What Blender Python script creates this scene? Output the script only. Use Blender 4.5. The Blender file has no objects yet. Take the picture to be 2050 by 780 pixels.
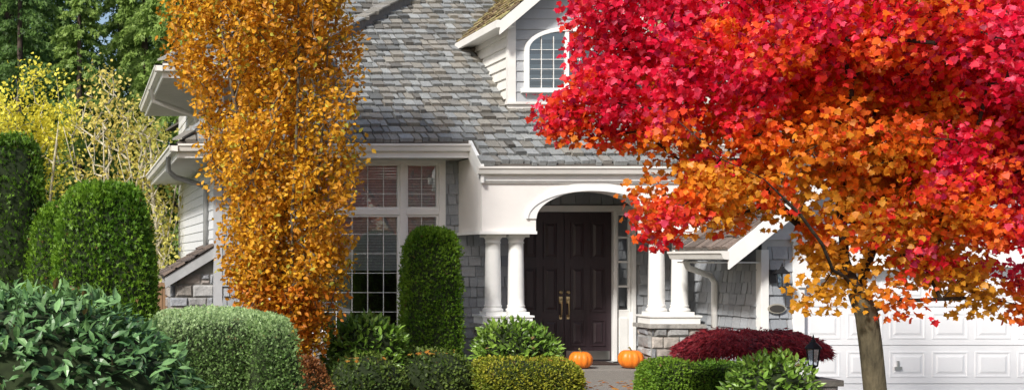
import bpy, math, random
import numpy as np
from mathutils import Vector, Matrix
random.seed(7); rng=np.random.default_rng(7)
scene=bpy.context.scene
F,CX,CY,ZC=2500.0,165.0,515.0,1.87
# surveyed photo measurements -> metres at a known depth
def gx(px,Y): return (px-CX)*Y/F
def gz(py,Y): return ZC+(CY-py)*Y/F
def W(px,py,Y): return np.array([gx(px,Y),Y,gz(py,Y)])

# ---------------------------------------------------------------- mesh accumulator
class Acc:
    def __init__(s): s.V=[];s.L=[];s.N=[];s.C=[];s.M=[];s.S=[];s.nv=0
    def raw(s,V,L,N,col=(1,1,1),mi=0,smooth=False):
        V=np.asarray(V,float).reshape(-1,3); L=np.asarray(L,int).ravel(); N=np.asarray(N,int).ravel()
        s.V.append(V); s.L.append(L+s.nv); s.N.append(N)
        c=np.asarray(col,float)
        if c.ndim==1: c=np.tile(c[:3],(len(V),1))
        s.C.append(c); s.M.append(np.full(len(N),mi)); s.S.append(np.full(len(N),smooth)); s.nv+=len(V)
    def add(s,V,faces,col=(1,1,1),mi=0,smooth=False):
        s.raw(V,[i for f in faces for i in f],[len(f) for f in faces],col,mi,smooth)
    def box(s,x0,x1,y0,y1,z0,z1,col=(1,1,1),mi=0):
        V=[(x0,y0,z0),(x1,y0,z0),(x1,y1,z0),(x0,y1,z0),(x0,y0,z1),(x1,y0,z1),(x1,y1,z1),(x0,y1,z1)]
        s.add(V,[(0,3,2,1),(4,5,6,7),(0,1,5,4),(1,2,6,5),(2,3,7,6),(3,0,4,7)],col,mi)
    def prism(s,poly,vec,col=(1,1,1),mi=0):
        poly=np.asarray(poly,float); n=len(poly); V=np.vstack([poly,poly+np.asarray(vec,float)])
        f=[tuple(range(n))[::-1],tuple(range(n,2*n))]+[(i,(i+1)%n,n+(i+1)%n,n+i) for i in range(n)]
        s.add(V,f,col,mi)
    def tube(s,pts,rad,sides=8,col=(1,1,1),mi=0,smooth=True,sq=None):
        pts=np.asarray(pts,float); n=len(pts)
        if np.isscalar(rad): rad=[rad]*n
        V=[]; up=np.array([0,0,1.0])
        for i in range(n):
            d=pts[min(i+1,n-1)]-pts[max(i-1,0)]; d=d/(np.linalg.norm(d)+1e-9)
            a=np.cross(d,up if abs(d[2])<.9 else np.array([0,1.0,0])); a/=np.linalg.norm(a)+1e-9; b=np.cross(d,a)
            for k in range(sides):
                t=2*math.pi*(k+.5)/sides; V.append(pts[i]+rad[i]*(math.cos(t)*a+math.sin(t)*b))
        f=[(i*sides+k,i*sides+(k+1)%sides,(i+1)*sides+(k+1)%sides,(i+1)*sides+k) for i in range(n-1) for k in range(sides)]
        f+=[tuple(range(sides)),tuple(range((n-1)*sides,n*sides))]
        s.add(V,f,col,mi,smooth)
    def lathe(s,prof,c,sides=24,col=(1,1,1),mi=0,smooth=True,rot=0):
        V=[];n=len(prof)
        for r,z in prof:
            for k in range(sides):
                t=2*math.pi*k/sides+rot; V.append((c[0]+r*math.cos(t),c[1]+r*math.sin(t),c[2]+z))
        f=[(i*sides+k,i*sides+(k+1)%sides,(i+1)*sides+(k+1)%sides,(i+1)*sides+k) for i in range(n-1) for k in range(sides)]
        f+=[tuple(range(sides))[::-1],tuple(range((n-1)*sides,n*sides))]
        s.add(V,f,col,mi,smooth)
    def mesh(s,name,mats):
        me=bpy.data.meshes.new(name)
        V=np.vstack(s.V);L=np.concatenate(s.L);N=np.concatenate(s.N);C=np.vstack(s.C)
        me.vertices.add(len(V)); me.vertices.foreach_set('co',V.ravel())
        me.loops.add(len(L)); me.loops.foreach_set('vertex_index',L.astype(np.int32))
        me.polygons.add(len(N)); st=np.concatenate([[0],np.cumsum(N)[:-1]])
        me.polygons.foreach_set('loop_start',st.astype(np.int32))
        for m in mats: me.materials.append(m)
        me.polygons.foreach_set('material_index',np.concatenate(s.M).astype(np.int32))
        me.polygons.foreach_set('use_smooth',np.concatenate(s.S).astype(bool))
        me.update(calc_edges=True)
        a=me.attributes.new('Col','FLOAT_COLOR','POINT')
        a.data.foreach_set('color',np.hstack([C,np.ones((len(C),1))]).ravel())
        return me
def meta(o,label=None,category=None,kind=None,group=None):
    if label:o['label']=label
    if category:o['category']=category
    if kind:o['kind']=kind
    if group:o['group']=group
def put(acc,name,mats,parent=None,bevel=0,**k):
    if not isinstance(mats,(list,tuple)): mats=[mats]
    o=bpy.data.objects.new(name,acc.mesh(name,mats)); scene.collection.objects.link(o)
    if parent is not None:
        o.parent=parent
        if parent.type=='EMPTY': o.matrix_parent_inverse=Matrix.Translation(-Vector(parent['base']))
    if bevel:
        b=o.modifiers.new('bevel','BEVEL'); b.width=bevel; b.segments=2; b.limit_method='ANGLE'
    meta(o,**k); return o
def empty(name,base,parent=None,**k):
    o=bpy.data.objects.new(name,None); scene.collection.objects.link(o); o.empty_display_size=.2
    o['base']=list(base)
    if parent is None: o.location=base
    else:
        o.parent=parent; o.matrix_parent_inverse=Matrix.Translation(-Vector(parent['base'])); o.location=base
    meta(o,**k); return o

# ---------------------------------------------------------------- materials
def mat(name,col=(.5,.5,.5),rough=.6,var=.15,scale=4,bump=0,bscale=60,attr=False,spec=.3,tr=0,metal=0,stretch=(1,1,1),dirt=0,trcol=1.0,coat=0):
    m=bpy.data.materials.new(name); m.use_nodes=True; nt=m.node_tree; N=nt.nodes; Lk=nt.links
    p=N['Principled BSDF']; out=N['Material Output']
    tc=N.new('ShaderNodeTexCoord'); mp=N.new('ShaderNodeMapping'); mp.inputs['Scale'].default_value=stretch
    Lk.new(tc.outputs['Object'],mp.inputs['Vector'])
    nz=N.new('ShaderNodeTexNoise'); nz.inputs['Scale'].default_value=scale; nz.inputs['Detail'].default_value=6; nz.inputs['Roughness'].default_value=.65
    Lk.new(mp.outputs[0],nz.inputs['Vector'])
    mr=N.new('ShaderNodeMapRange'); mr.inputs[1].default_value=.3; mr.inputs[2].default_value=.7; mr.inputs[3].default_value=1-var; mr.inputs[4].default_value=1+var
    Lk.new(nz.outputs[0],mr.inputs[0])
    vm=N.new('ShaderNodeVectorMath'); vm.operation='SCALE'; Lk.new(mr.outputs[0],vm.inputs['Scale'])
    if attr:
        at=N.new('ShaderNodeAttribute'); at.attribute_name='Col'; Lk.new(at.outputs['Color'],vm.inputs[0])
    else: vm.inputs[0].default_value=col[:3]
    cout=vm.outputs[0]
    if dirt:
        n2=N.new('ShaderNodeTexNoise'); n2.inputs['Scale'].default_value=1.3; n2.inputs['Detail'].default_value=8
        Lk.new(tc.outputs['Object'],n2.inputs['Vector'])
        m2=N.new('ShaderNodeMapRange'); m2.inputs[1].default_value=.4; m2.inputs[2].default_value=.75; m2.inputs[3].default_value=1; m2.inputs[4].default_value=1-dirt
        Lk.new(n2.outputs[0],m2.inputs[0]); v2=N.new('ShaderNodeVectorMath'); v2.operation='SCALE'
        Lk.new(cout,v2.inputs[0]); Lk.new(m2.outputs[0],v2.inputs['Scale']); cout=v2.outputs[0]
    Lk.new(cout,p.inputs['Base Color'])
    p.inputs['Roughness'].default_value=rough; p.inputs['Metallic'].default_value=metal
    p.inputs['Specular IOR Level'].default_value=spec
    if coat: p.inputs['Coat Weight'].default_value=coat
    if bump:
        b=N.new('ShaderNodeBump'); b.inputs['Strength'].default_value=bump; b.inputs['Distance'].default_value=.02
        nb=N.new('ShaderNodeTexNoise'); nb.inputs['Scale'].default_value=bscale; nb.inputs['Detail'].default_value=5
        Lk.new(mp.outputs[0],nb.inputs['Vector']); Lk.new(nb.outputs[0],b.inputs['Height']); Lk.new(b.outputs[0],p.inputs['Normal'])
    if tr:
        t=N.new('ShaderNodeBsdfTranslucent'); mx=N.new('ShaderNodeMixShader'); mx.inputs[0].default_value=tr
        v3=N.new('ShaderNodeVectorMath'); v3.operation='SCALE'; v3.inputs['Scale'].default_value=trcol
        Lk.new(cout,v3.inputs[0]); Lk.new(v3.outputs[0],t.inputs['Color'])
        Lk.new(p.outputs[0],mx.inputs[1]); Lk.new(t.outputs[0],mx.inputs[2]); Lk.new(mx.outputs[0],out.inputs['Surface'])
    return m
def glassmat(name,tint=(.9,.95,.95),refl=.16):
    m=bpy.data.materials.new(name); m.use_nodes=True; nt=m.node_tree;N=nt.nodes;Lk=nt.links
    N.remove(N['Principled BSDF']); out=N['Material Output']
    t=N.new('ShaderNodeBsdfTransparent'); t.inputs[0].default_value=(*tint,1)
    g=N.new('ShaderNodeBsdfGlossy'); g.inputs['Roughness'].default_value=.02
    nz=N.new('ShaderNodeTexNoise'); nz.inputs['Scale'].default_value=1.5; tc=N.new('ShaderNodeTexCoord'); Lk.new(tc.outputs['Object'],nz.inputs['Vector'])
    b=N.new('ShaderNodeBump'); b.inputs['Strength'].default_value=.10; b.inputs['Distance'].default_value=.02; Lk.new(nz.outputs[0],b.inputs['Height']); Lk.new(b.outputs[0],g.inputs['Normal'])
    fr=N.new('ShaderNodeFresnel'); ad=N.new('ShaderNodeMath'); ad.operation='ADD'; ad.inputs[1].default_value=refl; Lk.new(fr.outputs[0],ad.inputs[0])
    mx=N.new('ShaderNodeMixShader'); Lk.new(ad.outputs[0],mx.inputs[0]); Lk.new(t.outputs[0],mx.inputs[1]); Lk.new(g.outputs[0],mx.inputs[2]); Lk.new(mx.outputs[0],out.inputs['Surface'])
    return m
WHITE=mat('painted_white_trim',(.86,.86,.84),.45,.05,3,.06,30,dirt=.06)
CREAM=mat('cream_gutter',(.80,.78,.74),.45,.06,3,dirt=.12)
STUCCO=mat('portico_paint',(.82,.79,.76),.6,.04,2,.05,120,dirt=.05)
SHAKE=mat('cedar_shake_roof',attr=True,rough=.75,var=.22,scale=9,bump=.8,bscale=14,stretch=(6,1.2,1.2),spec=.35)
SHAKEG=mat('mossy_shake_roof',attr=True,rough=.85,var=.3,scale=9,bump=.6,bscale=20)
WSH=mat('grey_wall_shingle',attr=True,rough=.75,var=.08,scale=10,bump=.3,bscale=20,stretch=(6,6,1))
LAP=mat('lap_siding_paint',attr=True,rough=.6,var=.06,scale=6,bump=.1,bscale=30)
SOFFIT=mat('soffit_board',(.60,.59,.55),.7,.06)
DARKIN=mat('interior_wall',(.16,.12,.09),.9,.3,1)
STONE=mat('grey_field_stone',attr=True,rough=.85,var=.35,scale=7,bump=.8,bscale=18)
MORTAR=mat('mortar',(.22,.215,.20),.95,.2,20)
DOORM=mat('dark_stained_door',(.038,.025,.030),.38,.22,6,.15,20,stretch=(6,6,.6),spec=.5)
BRASS=mat('antique_brass',(.65,.50,.28),.3,.1,metal=1)
STEEL=mat('steel_kick_plate',(.6,.59,.57),.35,.1,metal=1)
BLACK=mat('black_iron',(.015,.015,.017),.45,.2)
GLASS=glassmat('window_glass',refl=.24); LGLASS=glassmat('lantern_glass',(.85,.9,.95),.2)
BLIND=mat('window_blind',(.82,.80,.77),.6,.05)
GAR=mat('garage_door_paint',(.85,.85,.86),.45,.03,2,.05,60,dirt=.04)
BARK=mat('tree_bark',attr=True,rough=.9,var=.55,scale=14,bump=1,bscale=22,stretch=(1,1,.35))
LEAFR=mat('red_maple_leaf',attr=True,rough=.42,var=.14,scale=30,tr=.48,trcol=1.15,spec=.35)
LEAFO=mat('golden_hornbeam_leaf',attr=True,rough=.5,var=.15,scale=30,tr=.42,trcol=1.12,spec=.3)
LEAFG=mat('green_leaf',attr=True,rough=.5,var=.15,scale=25,tr=.35,trcol=1.2,spec=.3)
LEAFL=mat('glossy_laurel_leaf',attr=True,rough=.38,var=.12,scale=25,tr=.15,spec=.5)
CORE=mat('inner_shade_core',(.018,.028,.009),.95,.4,12)  # near-black hull that blocks see-through, inner shade put into its colour
CONC=mat('exposed_aggregate',(.24,.225,.205),.9,.5,120,.5,150)
DRIVE=mat('concrete_driveway',(.36,.35,.33),.9,.15,8,.3,120)
SOIL=mat('garden_soil',(.06,.045,.03),.95,.5,9,.8,40)
PUMP=mat('pumpkin_skin',(.85,.22,.02),.42,.12,6,spec=.4)
STEM=mat('pumpkin_stem',(.20,.17,.07),.8,.3,20)
MATM=mat('coir_doormat',(.05,.03,.025),.95,.3,60,.5,200)
WOOD=mat('fence_wood',(.26,.16,.09),.85,.3,6,stretch=(6,6,.5))

# ---------------------------------------------------------------- helpers
def sn(P,f,seed):
    r=np.random.default_rng(seed); s=0
    for _ in range(6):
        k=r.normal(size=3)*f; s=s+np.sin(P@k+r.uniform(0,6.28))
    return s/4.0
def nrm(v): return v/(np.linalg.norm(v,axis=-1,keepdims=True)+1e-9)
def tn(shape,lim=1.6): return np.clip(rng.normal(size=shape),-lim,lim)
MAPLE=[(0,0),(.14,.10),(.46,.06),(.38,.26),(.62,.50),(.34,.54),(.24,.74),(0,1.0),(-.24,.74),(-.34,.54),(-.62,.50),(-.38,.26),(-.46,.06),(-.14,.10)]
T_MAPLE=(np.array([(x,y,-.45*x*x-.22*y*y) for x,y in MAPLE]),[tuple(range(14))])
T_OVAL=(np.array([(0,0,0),(.26,.25,.05),(.30,.55,.05),(0,1.0,-.08),(-.30,.55,.05),(-.26,.25,.05)]),[(0,1,2,3),(0,3,4,5)])
T_LANCE=(np.array([(0,0,0),(.15,.22,.04),(.19,.55,.02),(0,1.0,-.16),(-.19,.55,.02),(-.15,.22,.04),(0,.5,-.03)]),[(0,1,2,6),(6,2,3),(0,6,4,5),(6,3,4)])
T_FROND=(np.array([(0,0,0),(.09,.45,0),(.42,.75,0),(.14,.68,0),(0,1.05,0),(-.14,.68,0),(-.42,.75,0),(-.09,.45,0)]),[(0,1,2,3,4,5,6,7)])
T_STRAP=(np.array([(0,0,0),(.05,.3,.03),(.16,.55,0),(.05,.6,0),(0,1.0,-.15),(-.05,.6,0),(-.16,.55,0),(-.05,.3,.03)]),[(0,1,2,3,4,5,6,7)])
def leaves(acc,P,D,N,S,C,T,mi=0):
    n=len(P); TV,TF=T; D=nrm(D); X=nrm(np.cross(D,N)); N=np.cross(X,D)
    V=P[:,None,:]+S[:,None,None]*(TV[None,:,0:1]*X[:,None,:]+TV[None,:,1:2]*D[:,None,:]+TV[None,:,2:3]*N[:,None,:])
    k=len(TV); L0=np.concatenate([np.array(f) for f in TF]); N0=np.array([len(f) for f in TF])
    L=(np.arange(n)[:,None]*k+L0[None,:]).ravel()
    acc.raw(V.reshape(-1,3),L,np.tile(N0,n),np.repeat(C,k,axis=0),mi)
def lerp(a,b,t): return np.asarray(a)[None,:]*(1-t[:,None])+np.asarray(b)[None,:]*t[:,None]

def ridge(P,seed): # vertical flutes of clipped conifers
    a=np.arctan2(P[:,1]-P[:,1].mean(),P[:,0]-P[:,0].mean()); return np.sin(a*9+seed)+.7*np.sin(a*17+seed*2+P[:,2]*1.5)
def superell(n,c,r,p,amp,freq,seed,taper=0,zmin=0,flute=0):
    d=nrm(rng.normal(size=(n,3))); d=d/(np.sum(np.abs(d)**p,axis=1,keepdims=True)**(1/p))
    g=nrm(np.sign(d)*np.abs(d)**(p-1)/np.array(r))
    P=d*np.array(r)
    P[:,0:2]*=(1-taper*d[:,2:3])
    Pw=P+np.array(c); disp=amp*sn(Pw,freq,seed)+amp*.5*sn(Pw,freq*2.7,seed+1)
    if flute: disp=disp+flute*ridge(Pw,seed)
    Pw=Pw+g*disp[:,None]
    k=Pw[:,2]>zmin
    return Pw[k],g[k],disp[k]
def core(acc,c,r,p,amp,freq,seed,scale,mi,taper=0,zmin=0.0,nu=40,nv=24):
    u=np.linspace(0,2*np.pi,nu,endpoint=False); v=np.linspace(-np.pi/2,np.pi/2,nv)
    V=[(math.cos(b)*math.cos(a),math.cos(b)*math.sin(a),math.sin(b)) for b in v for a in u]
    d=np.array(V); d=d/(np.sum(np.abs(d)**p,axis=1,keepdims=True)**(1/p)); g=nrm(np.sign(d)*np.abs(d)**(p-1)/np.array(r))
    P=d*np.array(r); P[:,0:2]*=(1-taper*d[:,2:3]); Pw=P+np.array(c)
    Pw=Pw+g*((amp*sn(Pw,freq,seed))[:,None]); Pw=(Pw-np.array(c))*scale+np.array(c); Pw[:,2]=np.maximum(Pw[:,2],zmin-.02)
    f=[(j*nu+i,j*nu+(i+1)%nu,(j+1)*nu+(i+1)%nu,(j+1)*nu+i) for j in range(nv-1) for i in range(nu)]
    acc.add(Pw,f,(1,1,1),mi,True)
def shrub(name,label,cat,c,r,p=2.5,amp=.04,freq=6,seed=1,n=8000,size=.05,T=T_OVAL,col=((.05,.10,.02),(.10,.17,.04)),M=None,
          taper=0,zmin=0,out=.6,up=.4,rnd=.7,shell=.08,cscale=.93,top=None,flat=.5,drop=0,group=None,flute=0):
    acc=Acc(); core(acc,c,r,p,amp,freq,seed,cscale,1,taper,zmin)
    P,g,disp=superell(n,c,r,p,amp,freq,seed,taper,zmin,flute)
    m=len(P); dep=rng.random(m)**1.5*shell; P=P-g*dep[:,None]+rng.normal(size=(m,3))*size*.25
    D=g*out+np.array([0,0,up-drop])+rng.normal(size=(m,3))*rnd
    N=g*flat+np.array([0,0,.6])+rng.normal(size=(m,3))*.5
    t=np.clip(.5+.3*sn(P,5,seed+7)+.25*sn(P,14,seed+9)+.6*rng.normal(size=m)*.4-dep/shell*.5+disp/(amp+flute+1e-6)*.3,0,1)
    C=lerp(col[0],col[1],t)*(1-.5*dep/shell)[:,None]*rng.uniform(.7,1.25,(m,1))  # deeper leaves are coloured darker, painted shade inside the shrub
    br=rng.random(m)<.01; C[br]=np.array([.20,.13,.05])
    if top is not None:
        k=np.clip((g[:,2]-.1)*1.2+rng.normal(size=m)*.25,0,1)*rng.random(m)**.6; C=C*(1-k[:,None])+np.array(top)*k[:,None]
    leaves(acc,P,D,N,size*rng.uniform(.7,1.25,m),C,T,0)
    return put(acc,name,[M or LEAFG,CORE],None,label=label,category=cat,group=group)

def grow(nodes,par,tips,base,bias=1.0,step=.3,jit=.05,sag=0.0):
    nodes=[np.array(n,float) for n in nodes]; par=list(par); tipidx=[]; chains=[]
    order=sorted(range(len(tips)),key=lambda i:np.linalg.norm(tips[i]-base))
    for i in order:
        t=tips[i]; A=np.array(nodes)
        d=np.linalg.norm(A-t,axis=1); h=np.linalg.norm(A[:,:2]-t[:2],axis=1)
        cost=d+bias*np.maximum(0,A[:,2]-t[2]+.6*bias*h)
        j=int(np.argmin(cost)); s=nodes[j]; L=np.linalg.norm(t-s); k=max(1,int(L/step)); prev=j; ch=[j]
        for q in range(1,k+1):
            a=q/k; pnt=s*(1-a)+t*a; arch=math.sin(a*math.pi)*L*.10
            pnt=pnt+np.array([0,0,-arch*bias*.8+arch*sag])+(rng.normal(size=3)*jit*L*.3*(a<1))
            nodes.append(pnt); par.append(prev); prev=len(nodes)-1; ch.append(prev)
        chains.append(ch); tipidx.append(prev)
    cnt=np.zeros(len(nodes))
    for t in tipidx: cnt[t]+=1
    for i in range(len(nodes)-1,0,-1):
        if par[i]>=0: cnt[par[i]]+=cnt[i]
    return nodes,par,chains,cnt
def tree(name,label,cat,base,seedch,tips,rtip,rmax,leaffn,leafmat,barkcol,bias=1,step=.3,sag=0,exp=.5,group=None,jit=.05,limbmax=None,trunkcol=None):
    nodes=[];par=[];sc=[]
    for ch in seedch:   # each: (parent index or -1, [points])
        prev=ch[0]; c=[prev] if prev>=0 else []
        for p in ch[1]:
            nodes.append(np.array(p,float)); par.append(prev); prev=len(nodes)-1; c.append(prev)
        sc.append(c)
    nodes,par,chains,cnt=grow(nodes,par,tips,np.array(base),bias,step,jit,sag)
    cnt=np.maximum(cnt,1); rad=np.minimum(rtip*cnt**exp,rmax)
    e=empty(name,tuple(base),label=label,category=cat,group=group)
    a=Acc()
    for k,c in enumerate(sc):
        rr=[rad[i] for i in c]
        if k>0:
            if limbmax: rr=[min(q,limbmax*(1-.5*i/len(rr))) for i,q in enumerate(rr)]
            rr[0]=min(rr[0],rr[1]*1.2)
        if k==0: rr[0]*=1.5
        a.tube([nodes[i] for i in c],rr,10,(trunkcol or barkcol) if k==0 else barkcol)
    for c in chains:
        rr=[min(rad[i],(limbmax or 1)*.42) for i in c]; rr[0]=min(rr[0],rr[1]*1.2); rr[-1]*=.5
        a.tube([nodes[i] for i in c],rr,5,barkcol)
    put(a,'trunk',BARK,e)
    b=Acc(); leaffn(b,nodes,par,chains)
    put(b,'crown',leafmat,e)
    return e

# roof / wall cladding
def shakes(acc,O,u,v,n,u0,u1,v0,v1,ex,wid,th,keep,colf,over=1.25,gap=.006,jit=.012):
    O,u,v,n=[np.array(a,float) for a in (O,u,v,n)]; vv=v0; V=[];C=[]
    while vv<v1:
        uu=u0-random.random()*wid
        while uu<u1:
            w=wid*random.uniform(.55,1.35); a,b=max(uu,u0),min(uu+w-gap*random.uniform(.4,1.6),u1)
            if b-a>.02 and keep((a+b)/2,vv+ex/2):
                j=random.uniform(-jit,jit); t=th*random.uniform(.65,1.4); lo=vv+j; hi=vv+ex*over; q=random.uniform(-.25,.25)*jit
                for (x,y,z) in ((a,lo-q,-.01),(b,lo+q,-.01),(b,hi,-.01),(a,hi,-.01),(a,lo-q,t),(b,lo+q,t),(b,hi,.004),(a,hi,.004)):
                    V.append(O+x*u+y*v+z*n)
                C+= [colf()]*8
            uu+=w
        vv+=ex
    m=len(V)//8; F0=np.array([4,5,6,7, 0,1,5,4, 1,2,6,5, 3,0,4,7])
    acc.raw(np.array(V),(np.arange(m)[:,None]*8+F0).ravel(),np.tile([4]*4,m),np.array(C))
def roofcol():
    b=random.choice([(.265,.275,.275),(.245,.255,.255),(.29,.30,.295),(.235,.225,.205),(.26,.245,.215)]); k=random.uniform(.78,1.18)
    if random.random()<.08: k*=.55
    return tuple(c*k for c in b)
def mosscol():
    b=random.choice([(.26,.19,.11),(.32,.25,.12),(.19,.14,.09),(.36,.33,.15)]); k=random.uniform(.7,1.2); return tuple(c*k for c in b)
def darkroof():
    b=random.choice([(.16,.125,.105),(.20,.155,.13),(.12,.10,.095)]); k=random.uniform(.7,1.3); return tuple(c*k for c in b)
def wallcol():
    b=random.choice([(.335,.355,.38),(.36,.375,.395),(.31,.33,.355)]); k=random.uniform(.84,1.12); return tuple(c*k for c in b)
def lap_x(acc,y,xf,z0,z1,e,col,out=.018):
    z=z0
    while z<z1-.01:
        a,b=xf(z+e/2); zt=min(z+e*1.05,z1)
        if b-a>.05:
            k=random.uniform(.95,1.04)
            acc.prism([(a,y,z),(a,y-out,z),(a,y-.004,zt),(a,y,zt)],(b-a,0,0),tuple(c*k for c in col))
        z+=e
def lap_y(acc,x,yf,z0,z1,e,col,out=.018):
    z=z0
    while z<z1-.01:
        a,b=yf(z+e/2); zt=min(z+e*1.05,z1)
        if b-a>.05:
            k=random.uniform(.95,1.04)
            acc.prism([(x,a,z),(x-out,a,z),(x-.004,a,zt),(x,a,zt)],(0,b-a,0),tuple(c*k for c in col))
        z+=e
def stones(acc,O,u,n,w,z0,z1,rowh=(.12,.22),ww=(.14,.42),g=.014,d=.03):
    O,u,n=[np.array(a,float) for a in (O,u,n)]; z=z0; up=np.array([0,0,1.0])
    while z<z1-.03:
        h=random.uniform(*rowh)
        if z+h>z1-.07: h=z1-z
        x=-random.random()*.2
        while x<w:
            l=random.uniform(*ww); a,b=max(0,x),min(w,x+l)
            if b-a>.04:
                parts=[(z,h)]
                if h>.17 and random.random()<.4: s_=random.uniform(.4,.6)*h; parts=[(z,s_),(z+s_,h-s_)]
                for (zz,hh) in parts:
                    dd=d*random.uniform(.5,1.5); i=.012; q=[random.uniform(0,.022) for _ in range(8)]
                    base=[(a+g/2,zz+g/2),(b-g/2,zz+g/2),(b-g/2,zz+hh-g/2),(a+g/2,zz+hh-g/2)]
                    top=[(a+g/2+i+q[0],zz+g/2+i+q[1]),(b-g/2-i-q[2],zz+g/2+i+q[3]),(b-g/2-i-q[4],zz+hh-g/2-i-q[5]),(a+g/2+i+q[6],zz+hh-g/2-i-q[7])]
                    V=[O+u*p+up*s for p,s in base]+[O+u*p+up*s+n*dd for p,s in top]
                    k=random.uniform(.7,1.3); c=random.choice([(.30,.30,.30),(.25,.26,.28),(.36,.33,.30),(.27,.24,.22)])
                    acc.add(V,[(4,5,6,7),(0,1,5,4),(1,2,6,5),(2,3,7,6),(3,0,4,7)],tuple(t*k for t in c))
            x+=l
        z+=h
def cells(acc,x0,x1,z0,z1,y0,y1,holes,col=(1,1,1),mi=0):
    xs=sorted({x0,x1,*[h[0] for h in holes],*[h[1] for h in holes]}); zs=sorted({z0,z1,*[h[2] for h in holes],*[h[3] for h in holes]})
    for i in range(len(xs)-1):
        for j in range(len(zs)-1):
            cx,cz=(xs[i]+xs[i+1])/2,(zs[j]+zs[j+1])/2
            if not any(h[0]<cx<h[1] and h[2]<cz<h[3] for h in holes): acc.box(xs[i],xs[i+1],y0,y1,zs[j],zs[j+1],col,mi)
def arch_panel(acc,x0,x1,z0,z1,o0,o1,spring,crown,y0,y1,n=36,col=(1,1,1)):
    acc.box(x0,o0,y0,y1,z0,z1,col); acc.box(o1,x1,y0,y1,z0,z1,col)
    c=(o0+o1)/2; a=(o1-o0)/2
    P=[(c-a*math.cos(math.pi*i/n),spring+(crown-spring)*math.sin(math.pi*i/n)) for i in range(n+1)]
    for i in range(n):
        (xa,za),(xb,zb)=P[i],P[i+1]
        acc.prism([(xa,y0,za),(xb,y0,zb),(xb,y0,z1),(xa,y0,z1)],(0,y1-y0,0),col)
def arch_band(acc,c,a,spring,rise,w,y0,y1,n=36,legs=0,col=(1,1,1)):
    for i in range(n):
        t0,t1=math.pi*i/n,math.pi*(i+1)/n
        q=[(c-(a+d)*math.cos(t),y0,spring+(rise+d)*math.sin(t)) for d,t in ((0,t0),(0,t1),(w,t1),(w,t0))]
        acc.prism(q,(0,y1-y0,0),col)
    if legs:
        acc.box(c-a-w,c-a,y0,y1,spring-legs,spring,col); acc.box(c+a,c+a+w,y0,y1,spring-legs,spring,col)

# ================================================================ GROUND
g=Acc()
xs=[-300,-20,8.9,9.1,9.3,60,400]; hz=[0,0,0,-.225,-.45,-.45,-.45]
ys=[-300,-40,0,20,60,200,700]
V=[(x,y,h) for y in ys for x,h in zip(xs,hz)]
n=len(xs); g.add(V,[(j*n+i,j*n+i+1,(j+1)*n+i+1,(j+1)*n+i) for j in range(len(ys)-1) for i in range(n-1)])
GR=mat('ground_lawn_soil',(.055,.065,.03),.95,.45,3,.6,30)
put(g,'ground',GR,kind='structure')
g=Acc(); g.add([(3,15.0,.004),(9.0-.15,15.0,.004),(9.0-.15,20,.004),(1.2,20,.004)],[(0,1,2,3)]); put(g,'planting_bed',SOIL,kind='structure')
g=Acc(); g.box(6.95,8.35,13.0,19.0,-.05,.012); put(g,'path',CONC,kind='structure')
g=Acc(); g.add([(9.35,-20,-.444),(15.6,-20,-.444),(15.6,17.5,-.444),(9.35,17.5,-.444)],[(0,1,2,3)]); put(g,'driveway',DRIVE,kind='structure')

# ================================================================ HOUSE
house=empty('house',(7.5,22,0),label='grey shingled two-storey house with arched portico and white garage',category='house')
YG,ZG,SL=19.5,3.625,.7; HL=math.sqrt(1+SL*SL)
def zroof(y): return ZG+SL*(y-YG)
XL=2.157; YW=20.2; YD=20.5
# --- walls
win=(gx(545,YW),gx(880,YW),gz(665,YW),gz(325,YW))
UXR=3.85
a=Acc()
cells(a,XL,6.95,0,3.9,YW,YW+.15,[win],(.30,.31,.32))
a.box(6.95,7.02,YW,YD+.15,0,3.4,(.34,.34,.33))
cells(a,7.02,9.52,0,3.6,YD,YD+.15,[(7.14-.36,8.70+.36,.17,2.63)],(.30,.31,.32))
a.box(XL,XL+.15,YW+.15,28,0,5.0,(.5,.5,.49))
a.box(XL+.15,15.4,27.85,28,0,5.0,(.5,.5,.49)); a.box(15.4,15.55,17.5,28,-.45,5.0,(.5,.5,.49))
a.box(XL+.15,UXR,20.6,20.75,4.0,5.0,(.6,.6,.58))
a.box(9.52,9.67,17.65,YD,-.45,2.6,(.30,.31,.32))
a.box(9.52,15.4,20.35,20.5,-.45,3.9,(.34,.34,.33))
put(a,'wall',LAP,house)
def kd(x,z): return not (6.7<x<9.1 and z<2.75)
yes=lambda x,z:True
for args in (((0,YW,0),(1,0,0),(0,0,1),(0,-1,0),XL+.1,win[0]-.09,.58,3.5,yes),((0,YW,0),(1,0,0),(0,0,1),(0,-1,0),win[1]+.09,6.95,.58,3.5,yes),((0,YD,0),(1,0,0),(0,0,1),(0,-1,0),7.0,9.5,.1,3.4,kd),
    ((9.52,0,0),(0,1,0),(0,0,1),(-1,0,0),17.58,20.45,-.3,2.35,yes),((0,17.5,0),(1,0,0),(0,0,1),(0,-1,0),9.6,9.94,-.3,1.95,yes)):
    a=Acc(); O_,u_,v_,n_,a0,a1,b0_,b1_,kk=args
    shakes(a,O_,u_,v_,n_,a0,a1,b0_,b1_,.165,.18,.030,kk,wallcol,1.1,.014,.006)
    put(a,'shingle_cladding',WSH,house)
a=Acc()
lap_y(a,XL,lambda z:(YW+.1,27.9),.1,3.45,.16,(.66,.67,.68)); lap_y(a,XL,lambda z:(20.7,27.9),3.9,4.85,.16,(.66,.66,.66))
lap_x(a,20.6,lambda z:(XL+.1,UXR),4.1,4.85,.16,(.66,.66,.66))
a.box(XL-.03,XL+.10,YW-.03,YW+.10,0,3.45,(.45,.46,.48)); a.box(XL-.03,XL+.1,20.57,20.69,4.0,4.85,(.70,.70,.70))
put(a,'lap_siding',LAP,house)
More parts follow.
